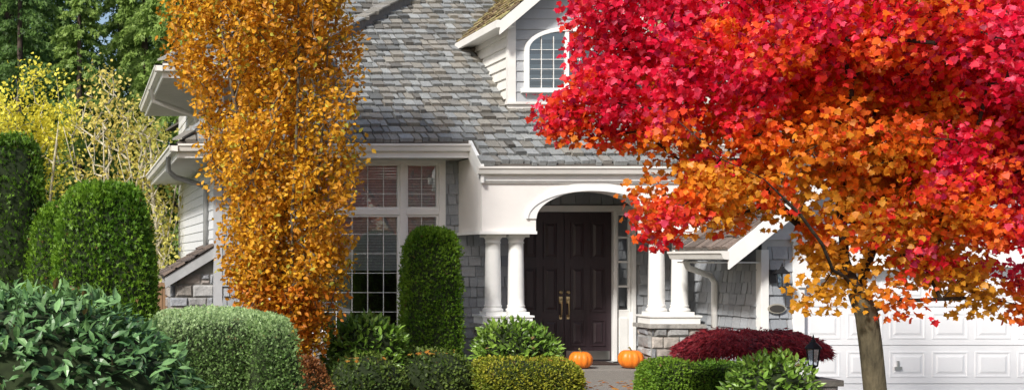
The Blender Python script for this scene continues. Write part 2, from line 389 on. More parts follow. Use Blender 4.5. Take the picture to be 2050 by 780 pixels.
# garage front wall
RX,RZ0,RS=12.5,1.95,.8; EX=gx(1457,17.1)
def gtop(x): return RZ0+RS*(min(x,2*RX-x)-EX)
a=Acc()
a.add([(9.52,17.5,-.45),(10.1,17.5,-.45),(10.1,17.5,1.9),(14.9,17.5,1.9),(14.9,17.5,-.45),(15.5,17.5,-.45),(15.5,17.5,gtop(15.48)-.06),(RX,17.5,gtop(RX)-.06),(9.52,17.5,gtop(9.52)-.06)],[(0,1,2,8),(2,3,6,7,8),(3,4,5,6)],(.5,.5,.49))
lap_x(a,17.498,lambda z:(max(9.55,EX+(z+.1-RZ0)/RS+.1),min(15.45,2*RX-EX-(z+.1-RZ0)/RS-.1)),2.12,4.8,.16,(.60,.60,.62))
put(a,'garage_gable_wall',LAP,house)
a=Acc(); arch_panel(a,9.94,15.06,-.45,2.12,10.1,14.9,1.45,1.74,17.46,17.60); arch_band(a,12.5,2.4,1.45,.29,.10,17.43,17.458)
a.box(9.49,9.60,17.46,17.60,-.45,1.98)
a.box(9.90,15.1,17.42,17.455,2.09,2.16)
put(a,'garage_door_surround',WHITE,house,bevel=.006)
a=Acc(); a.box(10.05,14.95,17.60,17.64,-.45,1.8)
for j in range(4):
    z0=-.44+j*.54
    a.box(10.06,14.94,17.575,17.60,z0+.004,z0+.532)
    for i in range(8):
        x0=10.13+i*.6+.03; x1=x0+.5; zz0,zz1=z0+.09,z0+.45; yy=17.575
        for (p,q,r,s) in ((x0,x1,zz0,zz0+.02),(x0,x1,zz1-.02,zz1),(x0,x0+.02,zz0+.02,zz1-.02),(x1-.02,x1,zz0+.02,zz1-.02)):
            a.box(p,q,yy-.006,yy,r,s)
        V=[(x0+.05,yy,zz0+.05),(x1-.05,yy,zz0+.05),(x1-.05,yy,zz1-.05),(x0+.05,yy,zz1-.05),(x0+.08,yy-.008,zz0+.08),(x1-.08,yy-.008,zz0+.08),(x1-.08,yy-.008,zz1-.08),(x0+.08,yy-.008,zz1-.08)]
        a.add(V,[(4,5,6,7),(0,1,5,4),(1,2,6,5),(2,3,7,6),(3,0,4,7)])
gd=put(a,'garage_door',GAR,house)
a=Acc(); hx=gx(1803,17.5); a.box(hx-.05,hx+.05,17.54,17.565,.30,.34); a.box(hx-.015,hx+.015,17.545,17.56,.34,.42); o=put(a,'handle',STEEL,gd)

# --- roofs
a=Acc()
v=np.array([0,1,SL])/HL; nn=np.array([0,-SL,1])/HL
def km(u,vv):
    y=YG+vv/HL
    if vv<0: return 6.08<u<9.45 
    if u-1.48<(y-YG): return False
    if y>20.42 and 6.99<u<8.79 and zroof(y)<5.6: return False
    return True
RK=dict(gap=.02,jit=.026)
shakes(a,(0,YG,ZG+.05),(1,0,0),v,nn,1.42,15.3,-.684,7.0,.228,.165,.058,km,roofcol,**RK)
put(a,'roof',SHAKE,house)
a=Acc()
yt=25.3
a.prism([(1.48,YG,ZG),(15.3,YG,ZG),(15.3,yt,zroof(yt)),(1.48+yt-YG,yt,zroof(yt))],(0,0,.05))
a.prism([(6.08,18.94,zroof(18.94)),(9.43,18.94,zroof(18.94)),(9.43,YG,ZG),(6.08,YG,ZG)],(0,0,.05))
a.prism([(1.48,YG,ZG),(XL,YG+XL-1.48,ZG+.7*(XL-1.48)),(XL,27,ZG+.7*(XL-1.48)),(1.48,27,ZG)],(0,0,.05))
a.prism([(15.3,yt,zroof(yt)),(1.48+yt-YG,yt,zroof(yt)),(2,30,4.9),(15.3,30,4.9)],(0,0,.05))
# upper storey deck
UY,UX,UZ=19.9,1.27,4.93
def zu(y): return UZ+.7*(y-UY)
a.prism([(UX,UY,UZ),(UXR,UY,UZ),(UXR,UY+UXR-UX,zu(UY+UXR-UX))],(0,0,.05))
a.prism([(UX,UY,UZ),(UXR,UY+UXR-UX,zu(UY+UXR-UX)),(UXR,25.4,zu(UY+UXR-UX)),(UX,25.4,UZ)],(0,0,.05))
put(a,'roof_deck',mat('roof_deck_wood',(.10,.09,.08),.9),house)
a=Acc()
shakes(a,(0,UY,UZ+.05),(1,0,0),v,nn,UX-.04,UXR,0,3.2,.228,.165,.05,lambda u,vv:u-UX>vv/HL,roofcol,**RK)
# raised hipped section over the main slope
B0=(4.84,22.6)
def bx(y): return B0[0]+1.19*(y-B0[1])
off=.22
shakes(a,(0,YG,ZG+.05+off),(1,0,0),v,nn,3.9,8.5,(21.3-YG)*HL,(25.2-YG)*HL,.228,.165,.05,lambda u,vv:u<bx(YG+vv/HL),roofcol,**RK)
a.prism([(3.9,21.3,zroof(21.3)+.06),(bx(21.3),21.3,zroof(21.3)+.06),(bx(25.2),25.2,zroof(25.2)+.06),(3.9,25.2,zroof(25.2)+.06)],(0,0,off-.02),(.17,.16,.155))
p=np.array([bx(21.3),21.3,zroof(21.3)+off+.09]); q=np.array([bx(25.2),25.2,zroof(25.2)+off+.09])
m=26
for i in range(m):
    A0=p+(q-p)*(i/m); B=p+(q-p)*((i+1.15)/m); d=np.array([1,0,0])*.11
    c=roofcol(); a.prism([A0-d,A0+d,B+d*.95+(0,0,-.02),B-d*.95+(0,0,-.02)],(0,0,.03),c)
# left hip caps
for (hx0,hy0,hz0,L) in ((1.48,YG,ZG+.08,.72),(UX,UY,UZ+.08,2.6)):
    m=int(L/.22)+1
    for i in range(m):
        A0=np.array([hx0+i*.22,hy0+i*.22,hz0+i*.154]); B=A0+np.array([.25,.25,.175-.015]); d=np.array([.07,-.07,0])
        a.prism([A0-d,A0+d,B+d,B-d],(0,0,.03),roofcol())
put(a,'upper_roof',SHAKE,house)
# garage roof
a=Acc()
gv=np.array([1,0,RS])/math.sqrt(1+RS*RS); gn=np.array([-RS,0,1])/math.sqrt(1+RS*RS); GHL=math.sqrt(1+RS*RS)
def kg(u,vv):
    x=EX+vv/GHL; z=RZ0+RS*(x-EX)
    return not (u>18.62 and x<9.56) and z>zroof(u)-.1 or (x<9.6 and u<=18.62) or (u<YW and not(u>18.62 and x<9.56))
shakes(a,(EX,0,RZ0+.05),(0,1,0),gv,gn,17.08,22.5,0,(RX-EX)*GHL,.22,.15,.035,kg,darkroof,gap=.016,jit=.02)
a.prism([(EX,17.1,RZ0),(EX,18.62,RZ0),(9.56,18.62,gtop(9.56)),(9.56,22,gtop(9.56)),(RX,22,gtop(RX)),(RX,17.1,gtop(RX))],(0,0,.05),(.1,.09,.08))
a.prism([(2*RX-EX,17.1,RZ0),(2*RX-EX,22,RZ0),(RX,22,gtop(RX)),(RX,17.1,gtop(RX))],(0,0,.06),(.1,.09,.08))
put(a,'garage_roof',SHAKE,house)
a=Acc()
for sgn in (1,-1):
    x0=EX if sgn>0 else 2*RX-EX
    a.prism([(x0,17.06,RZ0-.24),(RX,17.06,gtop(RX)-.24),(RX,17.06,gtop(RX)+.03),(x0,17.06,RZ0+.03)],(0,.04,0))
a.prism([(EX+.02,17.1,RZ0-.03),(RX,17.1,gtop(RX)-.05),(RX,17.5,gtop(RX)-.05),(EX+.02,17.5,RZ0-.03)],(0,0,-.02))
a.box(EX+.02,9.52,17.5,18.6,1.79,1.81)
put(a,'rake_board',WHITE,house)

# dormer
def dormer(dx):
    d=empty('dormer',(7.89+dx,20.4,4.2),parent=house)
    x0,x1,cx=6.977+dx,8.80+dx,7.89+dx; e0,e1=6.71+dx,9.07+dx; ze=5.65; s=.85; zr=ze+s*(cx-e0)
    def dtop(x): return ze+s*(min(x-e0,e1-x))
    a=Acc(); a.add([(x0,20.4,4.15),(x1,20.4,4.15),(x1,20.4,dtop(x1)),(cx,20.4,zr),(x0,20.4,dtop(x0))],[(0,1,2,3,4)],(.45,.45,.46))
    a.add([(x0,20.4,4.15),(x0,20.4,dtop(x0)),(x0,23.2,dtop(x0)),(x0,23.2,5.7)],[(0,1,2,3)],(.6,.6,.58)); a.add([(x1,20.4,4.15),(x1,20.4,dtop(x1)),(x1,23.2,dtop(x1)),(x1,23.2,5.7)],[(0,1,2,3)],(.6,.6,.58))
    lap_x(a,20.398,lambda z:(max(x0+.08,e0+(z+.1-ze)/s+.05),min(x1-.08,e1-(z+.1-ze)/s-.05)),4.4,6.5,.17,(.38,.395,.415),out=.026)
    lap_y(a,x0,lambda z:(20.45,20.37+(z+.09-4.25)/SL),4.3,5.78,.17,(.74,.72,.67),out=.035)
    put(a,'dormer_wall',LAP,d)
    a=Acc()
    a.box(x0-.05,x1+.05,20.33,20.39,4.20,4.36); a.box(x0-.08,x1+.08,20.29,20.40,4.36,4.40)
    a.box(x0-.04,x0+.09,20.36,20.46,4.40,dtop(x0)-.06); a.box(x1-.09,x1+.04,20.36,20.46,4.40,dtop(x1)-.06)
    for sg in (1,-1):
        xe=e0 if sg>0 else e1
        a.prism([(xe,20.06,ze-.20),(cx,20.06,zr-.20),(cx,20.06,zr+.02),(xe,20.06,ze+.02)],(0,.05,0))
        a.prism([(xe,20.11,ze-.02),(cx,20.11,zr-.02),(cx,20.4,zr-.02),(xe,20.4,ze-.02)],(0,0,-.02))
        xa,xb=(e0,x0) if sg>0 else (x1,e1)
        a.add([(xa,20.11,ze-.06),(xb,20.11,ze-.06),(xb,22.4,ze-.06),(xa,22.4,ze-.06)],[(0,1,2,3)])
    a.box(e0-.06,e0,20.06,22.4,ze-.09,ze+.03)
    put(a,'trim',CREAM,d)
    a=Acc(); q=math.sqrt(1+s*s)
    for sg in (1,-1):
        xe=e0 if sg>0 else e1
        dv=np.array([sg,0,s])/q; dn=np.array([-s*sg,0,1])/q
        shakes(a,(xe,0,ze+.05),(0,1,0),dv,dn,20.05,24,0,(cx-e0)*q,.2,.14,.03,lambda u,vv:(ze+s*vv/q)>zroof(u)-.02,mosscol,gap=.012)
        yb=YG+(ze-ZG)/SL; yc=YG+(zr-ZG)/SL
        a.prism([(xe,20.08,ze),(xe,yb,ze),(cx,yc,zr),(cx,20.08,zr)],(0,0,.05),(.1,.08,.06))
    put(a,'dormer_roof',SHAKEG,d)
    # arched window
    w0,w1,wz0,sp,ri=7.27+dx,8.51+dx,4.62,5.25,.30; c=(w0+w1)/2; h=(w1-w0)/2
    a=Acc(); arch_band(a,c,h,sp,ri,.065,20.31,20.39,legs=sp-wz0); a.box(w0-.12,w1+.12,20.28,20.39,wz0-.07,wz0)
    a.box(c-.03,c+.03,20.325,20.37,wz0,sp+ri)
    for t in (.17,.33,.67,.83): x=w0+(w1-w0)*t; a.box(x-.004,x+.004,20.345,20.36,wz0,sp+ri*.72)
    for t in (.25,.5,.75,1): z=wz0+(sp-wz0)*t; a.box(w0,w1,20.347,20.358,z-.004,z+.004)
    put(a,'window',WHITE,d)
    a=Acc(); n=20; P=[(w0,20.37,wz0),(w1,20.37,wz0)]+[(c+h*math.cos(math.pi*i/n),20.37,sp+ri*math.sin(math.pi*i/n)) for i in range(n+1)]
    a.add(P,[tuple(range(len(P)))]); a.add([(x,20.385,z) for x,_,z in P],[tuple(range(len(P)))],mi=1)
    put(a,'window_glass',[GLASS,mat('dormer_room_dark',(.13,.075,.06),.8,.4,2)],d)
dormer(0); dormer(3.3)

# gutters, fascia, soffits
def gutter(acc,x0,x1,y,z):   # along x, facing -y
    acc.prism([(x0,y,z),(x0,y-.12,z),(x0,y-.12,z-.03),(x0,y-.10,z-.05),(x0,y-.08,z-.11),(x0,y,z-.12)],(x1-x0,0,0))
a=Acc()
gutter(a,1.36,6.04,YG,ZG+.01); gutter(a,5.98,9.50,18.94,zroof(18.94)+.01); gutter(a,9.5,15.3,YG,ZG+.01)
for (x,y0,y1,z) in ((1.48,YG-.12,27,ZG+.01),(UX,UY-.12,25.4,UZ+.01),(EX,17.06,18.62,RZ0+.01)):
    a.prism([(x,y0,z),(x-.12,y0,z),(x-.12,y0,z-.03),(x-.10,y0,z-.05),(x-.08,y0,z-.11),(x,y0,z-.12)],(0,y1-y0,0))
gutter(a,UX-.12,UXR,UY,UZ+.01)
put(a,'gutter',CREAM,house)
a=Acc()
a.box(1.50,6.08,YG,YG+.03,ZG-.20,ZG-.002); a.box(9.45,15.3,YG,YG+.03,ZG-.20,ZG-.002)
a.box(1.48,1.51,YG+.03,27,ZG-.20,ZG-.002); a.box(UX,UX+.03,UY,25.4,UZ-.2,UZ-.002); a.box(UX+.03,UXR,UY,UY+.03,UZ-.2,UZ-.002)
a.box(6.03,9.46,18.94,18.97,3.03,3.225)
a.prism([(6.03,18.9,3.0),(6.03,YG-.0,3.4),(6.03,YG,ZG+.07),(6.03,18.9,zroof(18.9)+.07)],(.05,0,0))
a.prism([(9.44,18.9,3.0),(9.44,YG,3.4),(9.44,YG,ZG+.07),(9.44,18.9,zroof(18.9)+.07)],(.05,0,0))
put(a,'fascia',WHITE,house)
a=Acc()
a.box(1.51,XL,YG+.03,27,ZG-.19,ZG-.17); a.box(XL,6.08,YG+.03,YW,ZG-.19,ZG-.17); a.box(9.45,15.3,YG+.03,20.35,ZG-.19,ZG-.17)
a.box(UX+.03,XL,UY+.03,25.4,UZ-.19,UZ-.17); a.box(XL,UXR,UY+.03,20.6,UZ-.19,UZ-.17)
a.box(6.3,9.3,19.4,YD,3.10,3.12)
put(a,'soffit',SOFFIT,house)
def pipe(pts,col): 
    a=Acc(); a.tube(pts,.045,8,smooth=True); return put(a,'downspout',col,house)
GREYP=mat('grey_downspout',(.30,.31,.31),.5)
pipe([(1.42,20.6,ZG-.1),(1.42,20.65,ZG-.32),(1.55,20.8,ZG-.42),(XL-.06,21.2,ZG-.55),(XL-.06,21.25,ZG-.7),(XL-.06,21.25,1.9)],GREYP)
pipe([(1.2,22.0,UZ-.1),(1.25,22.0,UZ-.3),(XL-.12,22.6,UZ-.5),(XL-.06,22.7,UZ-.65),(XL-.06,22.7,4.05)],CREAM)
pipe([(EX+.0,18.3,1.83),(EX+.05,18.32,1.72),(9.36,18.62,1.60),(9.45,18.67,1.50),(9.45,18.67,-.4)],WHITE)
# stone base under window
a=Acc(); a.box(XL,6.06,YW-.08,YW-.001,0,.55,mi=1); stones(a,(XL,YW-.08,0),(1,0,0),(0,-1,0),3.9,0,.55)
a.box(XL,6.06,YW-.15,YW-.002,.55,.60,(.28,.27,.26))
put(a,'stone_base',[STONE,MORTAR],house)

# window
wx0,wx1,wz0,wz1=win
wd=empty('window',((wx0+wx1)/2,YW,wz0),parent=house)
mx=gx(806,YW); mz=gz(424,YW)
a=Acc()
fr=.085
a.box(wx0-fr,wx1+fr,YW-.05,YW+.03,wz1-.02,wz1+.09); a.box(wx0-fr,wx1+fr,YW-.08,YW+.03,wz0-.08,wz0+.02)
for (p,q) in ((wx0-fr,wx0+.02),(wx1-.02,wx1+fr)): a.box(p,q,YW-.05,YW+.03,wz0+.02,wz1-.02)
a.box(mx-.05,mx+.05,YW-.04,YW+.03,wz0+.02,wz1-.02)
a.box(wx0+.02,mx-.05,YW-.04,YW+.03,mz-.045,mz+.045); a.box(mx+.05,wx1-.02,YW-.04,YW+.03,mz-.045,mz+.045)
put(a,'frame',WHITE,wd,bevel=.006)
a=Acc()
def sash(x0,x1,z0,z1,c,r):
    w=.035
    a.box(x0,x1,YW-.01,YW+.025,z0,z0+w);a.box(x0,x1,YW-.01,YW+.025,z1-w,z1);a.box(x0,x0+w,YW-.01,YW+.025,z0+w,z1-w);a.box(x1-w,x1,YW-.01,YW+.025,z0+w,z1-w)
    for i in range(1,c): x=x0+(x1-x0)*i/c; a.box(x-.004,x+.004,YW+.012,YW+.022,z0+w,z1-w)
    for i in range(1,r): z=z0+(z1-z0)*i/r; a.box(x0+w,x1-w,YW+.0125,YW+.0215,z-.004,z+.004)
A1=(wx0+.02,mx-.05,mz+.045,wz1-.02);A2=(mx+.05,wx1-.02,mz+.045,wz1-.02);A3=(wx0+.02,mx-.05,wz0+.02,mz-.045);A4=(mx+.05,wx1-.02,wz0+.02,mz-.045)
sash(*A1,8,3);sash(*A2,2,3);sash(*A3,8,6);sash(*A4,2,6)
put(a,'sash',WHITE,wd)
a=Acc(); a.add([(wx0,YW+.03,wz0),(wx1,YW+.03,wz0),(wx1,YW+.03,wz1),(wx0,YW+.03,wz1)],[(0,1,2,3)]); put(a,'glass',GLASS,wd)
a=Acc()
def blind(x0,x1,z0,z1,b=0):
    z=z1
    while z>z0:
        a.add([(x0,YW+.080,z),(x1,YW+.080,z),(x1,YW+.050,z-.042),(x0,YW+.050,z-.042)],[(0,1,2,3)]); z-=.046
blind(wx0,mx-.03,mz+.02,wz1); blind(mx+.03,wx1,mz+.02,wz1); blind(wx0,mx-.03,gz(540,YW),mz-.03); blind(mx+.03,wx1,gz(600,YW),mz-.03)
put(a,'blind',BLIND,wd)
a=Acc(); a.box(XL+.2,6.9,24,24.1,0,3.4); a.box(XL+.2,6.9,YW+.2,24,-.0,.3); 
put(a,'room_interior',DARKIN,house)

# portico
a=Acc()
pc=7.745
arch_panel(a,6.08,2*pc-6.08,2.24,3.13,6.90,2*pc-6.90,2.46,2.88,19.0,19.32)
a.box(6.08,6.32,19.32,YW,2.24,3.42); a.box(9.17,9.41,19.32,YD,2.24,3.42)
a.prism([(6.09,19.0,3.13),(6.09,YG,3.13),(6.09,YG,3.55),(6.09,19.0,3.22)],(.1,0,0))
put(a,'portico_beam',STUCCO,house)
a=Acc()
arch_band(a,pc,.845,2.46,.42,.13,18.975,18.998,legs=0); arch_band(a,pc,.975,2.46,.42,.025,18.96,18.996)
a.box(6.03,6.90,18.95,18.998,2.225,2.27); a.box(8.59,9.46,18.95,18.998,2.225,2.27); a.box(6.03,6.078,18.998,YW,2.225,2.27)
a.box(6.05,9.44,18.965,18.998,3.0,3.12)
put(a,'moulding',WHITE,house)
def column(x,y):
    a=Acc(); z0=.99; z1=2.225; H=z1-z0
    a.box(x-.155,x+.155,y-.155,y+.155,z0,z0+.05)
    pr=[(.15,.05),(.155,.07),(.15,.095),(.132,.105),(.128,.125),(.138,.14),(.125,.155)]
    for i in range(9):
        t=i/8; pr.append((.122-.014*t**1.6,.16+(H-.30)*t))
    pr+=[(.118,H-.135),(.118,H-.12),(.11,H-.115),(.112,H-.08),(.135,H-.05),(.14,H-.045)]
    a.lathe(pr,(x,y,z0),28)
    a.box(x-.155,x+.155,y-.155,y+.155,z1-.045,z1)
    put(a,'column',WHITE,house)
for x in (6.31,6.665,8.825,9.18): column(x,19.2)
def plinth(x0,x1):
    a=Acc(); y0,y1=18.95,19.47
    a.box(x0+.03,x1-.03,y0+.03,y1-.03,0,.80,mi=1)
    stones(a,(x0+.03,y0+.03,0),(1,0,0),(0,-1,0),x1-x0-.06,0,.80,(.17,.30),(.16,.38))
    stones(a,(x0+.03,y0+.03,0),(0,1,0),(-1,0,0),y1-y0-.06,0,.80,(.17,.30),(.16,.38))
    stones(a,(x1-.03,y0+.03,0),(0,1,0),(1,0,0),y1-y0-.06,0,.80,(.17,.30),(.16,.38))
    a.box(x0-.03,x1+.03,y0-.03,y1+.03,.80,.86,(.34,.33,.31))
    put(a,'plinth',[STONE,MORTAR],house)
    a=Acc(); a.box(x0+.02,x1-.02,y0+.04,y1-.03,.86,.96); a.box(x0,x1,y0+.02,y1-.01,.96,.99); put(a,'plinth_cap',WHITE,house,bevel=.005)
plinth(6.07,6.87); plinth(8.62,9.42)
a=Acc(); a.box(6.85,8.63,19.0,YD,0.0,.17); put(a,'entry_step',CONC,house,bevel=.012)
# entry door
dr=empty('front_door',(7.92,YD,.17),parent=house)
a=Acc()
for x in (6.78,7.07,8.70,9.01): a.box(x,x+.06,YD-.05,YD+.08,.17,2.62)
a.box(6.78,9.07,YD-.06,YD+.08,2.62,2.72); 
a.box(6.84,7.07,YD,YD+.05,.17,.98); a.box(8.76,9.01,YD,YD+.05,.17,.98)
for x0 in (6.84,8.76):
    x1=x0+.24
    a.box(x0+.05,x1-.05,YD-.015,YD,.28,.88)
    for z in (.98,1.38,1.78,2.18,2.56): a.box(x0,x1,YD,YD+.04,z,z+.035 if z<2.5 else 2.62)
    a.box(x0,x0+.04,YD+.002,YD+.045,.98,2.6); a.box(x1-.04,x1,YD+.002,YD+.045,.98,2.6)
put(a,'frame',WHITE,dr,bevel=.004)
for x0 in (6.84,8.76):
    a=Acc(); a.add([(x0,YD+.03,1.0),(x0+.24,YD+.03,1.0),(x0+.24,YD+.03,2.6),(x0,YD+.03,2.6)],[(0,1,2,3)])
    put(a,'sidelight_glass',GLASS,dr)
def leaf(x0,x1):
    a=Acc(); z0,z1=.185,2.615; y=YD+.03
    a.box(x0,x1,y,y+.05,z0,z1)
    w=(x1-x0); st=.10; cw=(w-3*st)/2
    for i in range(2):
        px=x0+st+i*(cw+st)
        for (q,r) in ((.42,.85),(.98,1.72),(1.85,2.46)):
            for (s,t,u_,v_) in ((px,px+cw,q,q+.022),(px,px+cw,r-.022,r),(px,px+.022,q+.022,r-.022),(px+cw-.022,px+cw,q+.022,r-.022)): a.box(s,t,y-.016,y,u_,v_)
            V=[(px+.04,y,q+.04),(px+cw-.04,y,q+.04),(px+cw-.04,y,r-.04),(px+.04,y,r-.04),(px+.075,y-.016,q+.075),(px+cw-.075,y-.016,q+.075),(px+cw-.075,y-.016,r-.075),(px+.075,y-.016,r-.075)]
            a.add(V,[(4,5,6,7),(0,1,5,4),(1,2,6,5),(2,3,7,6),(3,0,4,7)])
    put(a,'door_leaf',DOORM,dr)
    a=Acc(); a.box(x0+.03,x1-.03,y-.006,y-.001,.20,.34); put(a,'kick_plate',STEEL,dr)
leaf(7.135,7.915); leaf(7.925,8.695)
for x in (7.86,7.98):
    a=Acc(); y=YD+.03
    a.lathe([(.001,-.005),(.03,-.005),(.03,.005),(.001,.005)],(x,y-.01,1.30),16)
    a.tube([(x,y-.012,1.30),(x,y-.03,1.30)],.028,14)
    a.tube([(x,y-.01,1.19),(x,y-.045,1.18),(x,y-.055,1.14),(x,y-.05,1.04),(x,y-.045,.94),(x,y-.01,.90)],[.018,.013,.012,.014,.012,.016],8)
    a.box(x-.028,x+.028,y-.01,y-.001,1.12,1.23); a.box(x-.022,x+.022,y-.01,y-.001,.86,.93)
    put(a,'handle',BRASS,dr)

# side bump-out (fireplace)
a=Acc(); bx0=gx(340,20.35); by=20.35
zl=gz(545,by); zr_=gz(500,by)
a.prism([(bx0,by,0),(XL-.02,by,0),(XL-.02,by,zr_),(bx0,by,zl)],(0,1.6,0),(.13,.13,.13),1)
stones(a,(bx0,by,0),(1,0,0),(0,-1,0),XL-.02-bx0,0,zl-.02); stones(a,(bx0,by,0),(0,1,0),(-1,0,0),1.6,0,zl-.03)
put(a,'chimney_base',[STONE,MORTAR],house)
a=Acc(); e=gx(331,20.2); ze_=gz(556,20.2); zt_=gz(497,20.2)
a.prism([(e,20.2,ze_-.16),(XL-.03,20.2,zt_-.16),(XL-.03,20.2,zt_+.02),(e,20.2,ze_+.02)],(0,.05,0)); a.prism([(e,20.25,ze_-.03),(XL-.03,20.25,zt_-.03),(XL-.03,20.35,zt_-.03),(e,20.35,ze_-.03)],(0,0,.02)); put(a,'chimney_fascia',mat('grey_fascia',(.38,.39,.40),.6),house)
a=Acc(); sl=(zt_-ze_)/(XL-.03-e); q=math.sqrt(1+sl*sl)
a.prism([(e,20.19,ze_+.02),(XL-.03,20.19,zt_+.02),(XL-.03,22,zt_+.02),(e,22,ze_+.02)],(0,0,.03),(.1,.08,.07))
shakes(a,(e,0,ze_+.06),(0,1,0),np.array([1,0,sl])/q,np.array([-sl,0,1])/q,20.17,22,-.03,(XL-.06-e)*q,.2,.14,.03,lambda u,v_:True,darkroof)
put(a,'chimney_skirt_roof',SHAKE,house)

# ---------------------------------------------------------------- small things
def pumpkin(x,y,z,r,label,rot):
    e=empty('pumpkin',(x,y,z),label=label,category='pumpkin',group='pumpkins on the entry step')
    a=Acc(); nu,nv=72,20; V=[]
    for j in range(nv+1):
        t=math.pi*j/nv
        for i in range(nu):
            p=2*math.pi*i/nu+rot; rib=1-.075*abs(math.cos(p*5.5+.3*math.sin(t)))**3*math.sin(t)**.5; rr=r*math.sin(t)**.82*rib
            zz=r*.80*(math.cos(t)-.22*math.exp(-((t)/.35)**2)+.1*math.exp(-((math.pi-t)/.35)**2))
            V.append((x+rr*math.cos(p),y+rr*math.sin(p),z+r*.76+zz))
    a.add(V,[(j*nu+i,j*nu+(i+1)%nu,(j+1)*nu+(i+1)%nu,(j+1)*nu+i) for j in range(nv) for i in range(nu)],smooth=True)
    put(a,'pumpkin_body',PUMP,e)
    a=Acc(); h=z+r*1.3
    a.tube([(x,y,h-.02),(x+.004,y,h+.03),(x-.012,y,h+.06),(x-.03,y-.01,h+.075)],[.028,.016,.013,.016],8); put(a,'stem',STEM,e)
pumpkin(7.66,19.2,.17,.175,'squat orange pumpkin on the entry step beside dark door',0)
pumpkin(8.44,19.22,.17,.19,'round orange pumpkin leaning by the stone plinth',.4)
a=Acc(); a.box(7.75,8.5,19.75,20.3,.172,.19); put(a,'doormat',MATM,label='dark coir doormat in front of the double door',category='doormat')
def lantern(a,x,y,z,h,w):
    a.lathe([(w*.3,-.16*h),(w*.15,-.12*h),(w*.25,-.06*h),(w*.62,0),(w*.62,.03*h),(w*.2,.035*h)],(x,y,z),6,smooth=False)
    for k in range(6):
        t=2*math.pi*k/6; a.tube([(x+w*.55*math.cos(t),y+w*.55*math.sin(t),z),(x+w*.85*math.cos(t),y+w*.85*math.sin(t),z+.55*h)],w*.08,4)
    a.lathe([(w*1.08,.54*h),(w*1.1,.57*h),(w*.7,.68*h),(w*.35,.76*h),(w*.3,.82*h),(w*.12,.86*h),(w*.16,.9*h),(w*.03,1.0*h)],(x,y,z),6,smooth=False)
lx,ly=gx(1566,17.25),17.25
e=empty('wall_lantern',(lx,17.4,1.4),label='black iron wall lantern on grey shingle garage wall',category='lantern')
a=Acc(); lantern(a,lx,ly,gz(580,ly)+.04,.34,.10); a.tube([(lx-.02,17.47,1.62),(lx-.02,17.36,1.70),(lx-.0,17.28,1.66),(lx,17.25,1.60)],.012,6); a.box(lx-.06,lx+.03,17.44,17.478,1.52,1.70); put(a,'lantern_cage',BLACK,e)
a=Acc(); a.lathe([(.05,0),(.077,.185)],(lx,ly,gz(580,ly)+.045),6,smooth=False); put(a,'lantern_glass',LGLASS,e)
a=Acc(); cxp,czp=gx(1555,17.45),gz(617,17.45); n=28
def ell(r1,r2,y): return [(cxp+r1*math.cos(2*math.pi*i/n),y,czp+r2*math.sin(2*math.pi*i/n)) for i in range(n)]
a.prism(ell(.125,.068,17.462),(0,-.02,0)); a.prism(ell(.105,.05,17.441),(0,-.006,0),mi=1)
put(a,'address_plaque',[mat('plaque_rim',(.35,.33,.28),.5),mat('plaque_face',(.06,.055,.05),.4)],label='dark oval address plaque on grey garage wall',category='plaque')
sx,sy=gx(1628,13.5),13.5
a=Acc(); a.box(sx-.15,sx+.17,sy-.16,sy+.16,-.0,.50,mi=1); stones(a,(sx-.15,sy-.16,0),(1,0,0),(0,-1,0),.32,0,.5); stones(a,(sx-.15,sy-.16,0),(0,1,0),(-1,0,0),.32,0,.5); a.box(sx-.19,sx+.21,sy-.2,sy+.2,.5,.565,(.27,.25,.22))
put(a,'stone_pillar',[STONE,MORTAR],label='low stone pillar with flat cap by the driveway',category='pillar')
e=empty('garden_lantern',(sx,sy,.565),label='black iron pier lantern standing on stone pillar',category='lantern')
a=Acc(); lantern(a,sx,sy,.70,.34,.085); a.lathe([(.06,0),(.06,.02),(.02,.03),(.02,.10)],(sx,sy,.565),10); put(a,'lantern_cage',BLACK,e)
a=Acc(); a.lathe([(.045,0),(.070,.185)],(sx,sy,.705),6,smooth=False); put(a,'lantern_glass',LGLASS,e)
# fence
e=empty('wooden_fence',(0,20.9,0),label='brown vertical board fence beside the house',category='fence')
a=Acc(); x=-5.0
while x<1.36: a.box(x,x+.13,20.9,20.92,0,1.38); x+=.138
a.box(-5,1.36,20.92,20.96,.3,.38);a.box(-5,1.36,20.92,20.96,1.1,1.18); a.box(-5,1.38,20.87,20.97,1.38,1.42)
put(a,'fence_board',WOOD,e)
for x in (-5,-2.9,-.8,1.28):
    a=Acc(); a.box(x,x+.1,20.975,21.07,0,1.45); put(a,'fence_post',WOOD,e)

# ================================================================ RED MAPLE
TY=12.0
def R(px,py,dy=0): return W(px,py,TY)+np.array([0,dy,0])
seed=[(-1,[R(1757,900),R(1752,780),R(1744,700),R(1735,630),R(1718,585)])]
seed[0][1][0][2]=-.02
seed+= [(4,[R(1704,520,.1),R(1699,440,.1),R(1697,380,.15),R(1708,290,.2),R(1714,190,.2),R(1725,90,.2),R(1760,-20,.2),R(1770,-180,.1)]),
        (4,[R(1672,553,-.15),R(1630,540,-.3),R(1597,490,-.4),R(1540,430,-.5),R(1460,365,-.6),R(1370,330,-.7),R(1290,260,-.7)]),
        (3,[R(1738,560,.1),R(1790,490,.3),R(1830,400,.3),R(1862,310,.2),R(1920,210,.1),R(1990,100,0)]),
        (5,[R(1650,460,.3),R(1610,400,.5),R(1560,300,.6),R(1500,200,.5),R(1460,120,.4),R(1400,20,.3)]),
        (6,[R(1740,440,0),R(1800,400,.2),R(1860,382,.1),R(1940,376,0),R(2050,330,-.2),R(2150,300,-.4)]) ,
        (8,[R(1660,260,-.3),R(1640,180,-.5),R(1600,90,-.6),R(1590,-20,-.6)])]
